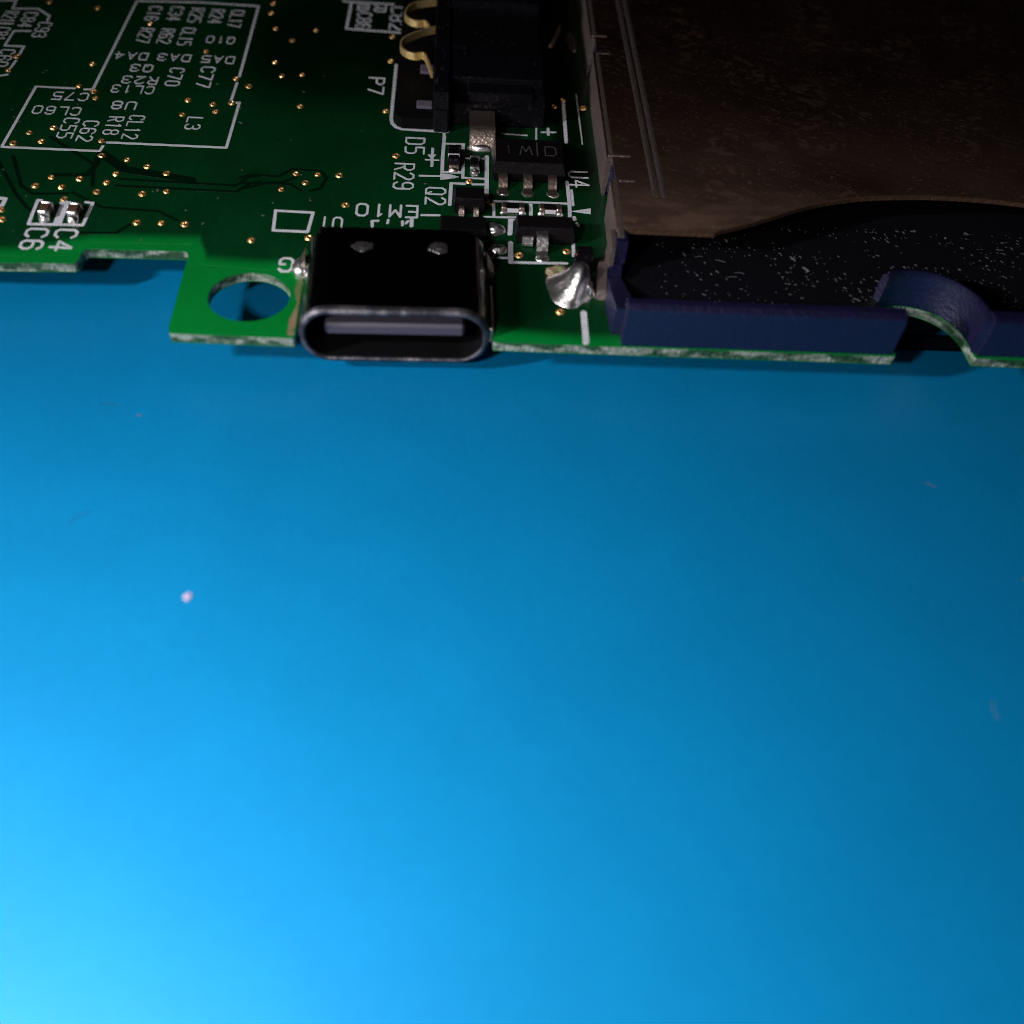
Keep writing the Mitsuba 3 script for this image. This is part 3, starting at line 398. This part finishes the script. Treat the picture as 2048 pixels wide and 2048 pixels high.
put(CS+'__shield_leg', cat(hull([(10.25, 4.3, 0.02), (10.6, 4.3, 0.02), (10.45, 4.4, 2.0), (10.62, 4.4, 2.0), (10.45, 5.6, 2.3), (10.68, 5.6, 2.3), (10.3, 5.6, 0.02), (10.6, 5.6, 0.02)]), hull([(9.75, 3.0, 0.02), (10.25, 2.9, 0.02), (9.8, 3.1, 0.5), (10.25, 3.1, 0.5), (9.85, 4.7, 0.02), (10.3, 4.7, 0.02), (9.95, 4.6, 1.1), (10.35, 4.6, 1.1)])), M_WALL, smooth=40)
# the big solder joint at the slot's corner: a leaning cone with lumps, wetted onto a flat pad
cone = trimesh.creation.revolve(np.array([[0.0, 1.55], [0.2, 1.50], [0.34, 1.36], [0.58, 0.98], [0.84, 0.56], [1.06, 0.22], [1.24, 0.05], [1.3, -0.02], [0, -0.02]]), sections=56).subdivide()
v = cone.vertices.copy(); ang = np.arctan2(v[:, 1], v[:, 0]); zz = np.clip(v[:, 2], 0, None)
k_ = 1+0.08*np.sin(3*ang+0.6)+0.07*np.sin(2*ang+2.2)+0.22*(meshkit.noise(np.c_[v[:, 0]*1.3, v[:, 1]*1.3, v[:, 2]+5], 3)-0.5)
v[:, :2] *= k_[:, None]; v[:, 0] += 0.55*zz/1.5; v[:, 1] += 0.15*zz/1.8; v[:, :2] *= [0.90, 1.08]; cone.vertices = v+[8.5, 3.6, 0.0]
lump = dome(8.15, 4.85, 0.75, 0.6, 0.42, 0.0, 31, 0.35); lump2 = dome(9.35, 3.6, 0.4, 0.7, 0.7, 0.0, 33, 0.3)
put(CB+'__solder_joint', cat(cone, lump2), M_JOINT, smooth=50, label='large bright lumpy solder joint at the corner of the card slot')
put(CB+'__flux_stain', lump, M_FLUX, smooth=50)
put(CB+'__through_pin', hull([(8.75, 4.9, 0.1), (9.6, 4.9, 0.1), (8.85, 5.0, 1.2), (9.7, 5.0, 1.2), (8.9, 5.8, 1.1), (9.7, 5.8, 1.1), (8.8, 5.8, 0.1), (9.6, 5.8, 0.1)]), M_BLACK)

# ---------------------------------------------------------------- dust
D = []
for i in range(900):
    x, y = rng.uniform(13.0, 34), rng.uniform(1.6, 9.2)
    if Point(x, y).distance(Polygon(NOTCH)) < 0.55: continue
    if meshkit.noise(np.array([x*0.55, y*0.9, 3.0])) < 0.18+0.46*rng.random(): continue
    D.append(speck(x, y, 0.45, rng.choice([0.018, 0.026, 0.038, 0.07], p=[.5, .33, .14, .03]), i, 0.5, rng.uniform(1, 3.6), rng.uniform(-1.3, -0.4)))
for i in range(7):
    x, y, a, l, c = rng.uniform(14, 33), rng.uniform(4.2, 8.4), rng.uniform(-1.4, 0.6), rng.uniform(0.2, 0.55), rng.uniform(-1, 1); t = np.linspace(0, 1, 8)
    D.append(prism(LineString(np.c_[x+l*(t*math.cos(a)-c*0.6*t*(1-t)*math.sin(a)), y+l*(t*math.sin(a)+c*0.6*t*(1-t)*math.cos(a))]).buffer(0.011, quad_segs=2), 0.455, 0.475))
put('slot_dust', cat(*D), M_DUST, smooth=False, kind='stuff', label='pale dust grains scattered over the black tray of the card slot', category='dust')
D = [speck(rng.uniform(-24, 3), rng.uniform(6, 24), 0.02, rng.choice([0.025, 0.035, 0.05]), 500+i, 0.5, rng.uniform(1, 3), rng.uniform(0, 3.1)) for i in range(60)]
put('board_dust', cat(*D), M_DUST, smooth=False, kind='stuff', label='tiny pale dust grains lying on the dark green board', category='dust')
D = []
for i in range(9):
    x, y = rng.uniform(-22, 30), rng.uniform(-24, 3.5)
    if y > -0.8 and x > -10.6: continue
    D.append(speck(x, y, ZM, rng.choice([0.015, 0.02, 0.035]), 900+i, 0.4, rng.uniform(1, 4), rng.uniform(0, 3.1)))
put('mat_dust', cat(*D), M_DUST, smooth=False, kind='stuff', label='faint specks of dust scattered over the blue mat', category='dust')
FIB = ((-13.2, -9.9, 1.1, 0.9, 'fine dark hair lying on the blue mat near its left edge'), (-12.6, -2.9, 0.9, -0.6, 'short dark hair on the blue mat just in front of the round hole'),
       (24.0, -18.6, 0.8, 0.4, 'fine pale fibre on the blue mat far down at the right edge'), (25.2, -6.8, 0.5, 0.5, 'short pale fibre on the blue mat high at the right edge'))
for x, y, l, c, lab in FIB:
    t = np.linspace(0, 1, 11); a = rng.uniform(0, 3.1); px = x+l*(t*math.cos(a)-c*0.7*t*(1-t)*math.sin(a)); py = y+l*(t*math.sin(a)+c*0.7*t*(1-t)*math.cos(a))
    put('hair_fibre', prism(LineString(np.c_[px, py]).buffer(0.009, quad_segs=2), ZM+0.004, ZM+0.022), M_HAIR if 'dark' in lab else M_DUST, smooth=False, label=lab, category='fibre')
put('lint_speck', speck(-7.69, -13.36, ZM, 0.14, 77, 0.6, 1.25, 1.3), M_PINK, label='single pinkish speck of lint on the blue mat left of centre', category='lint')
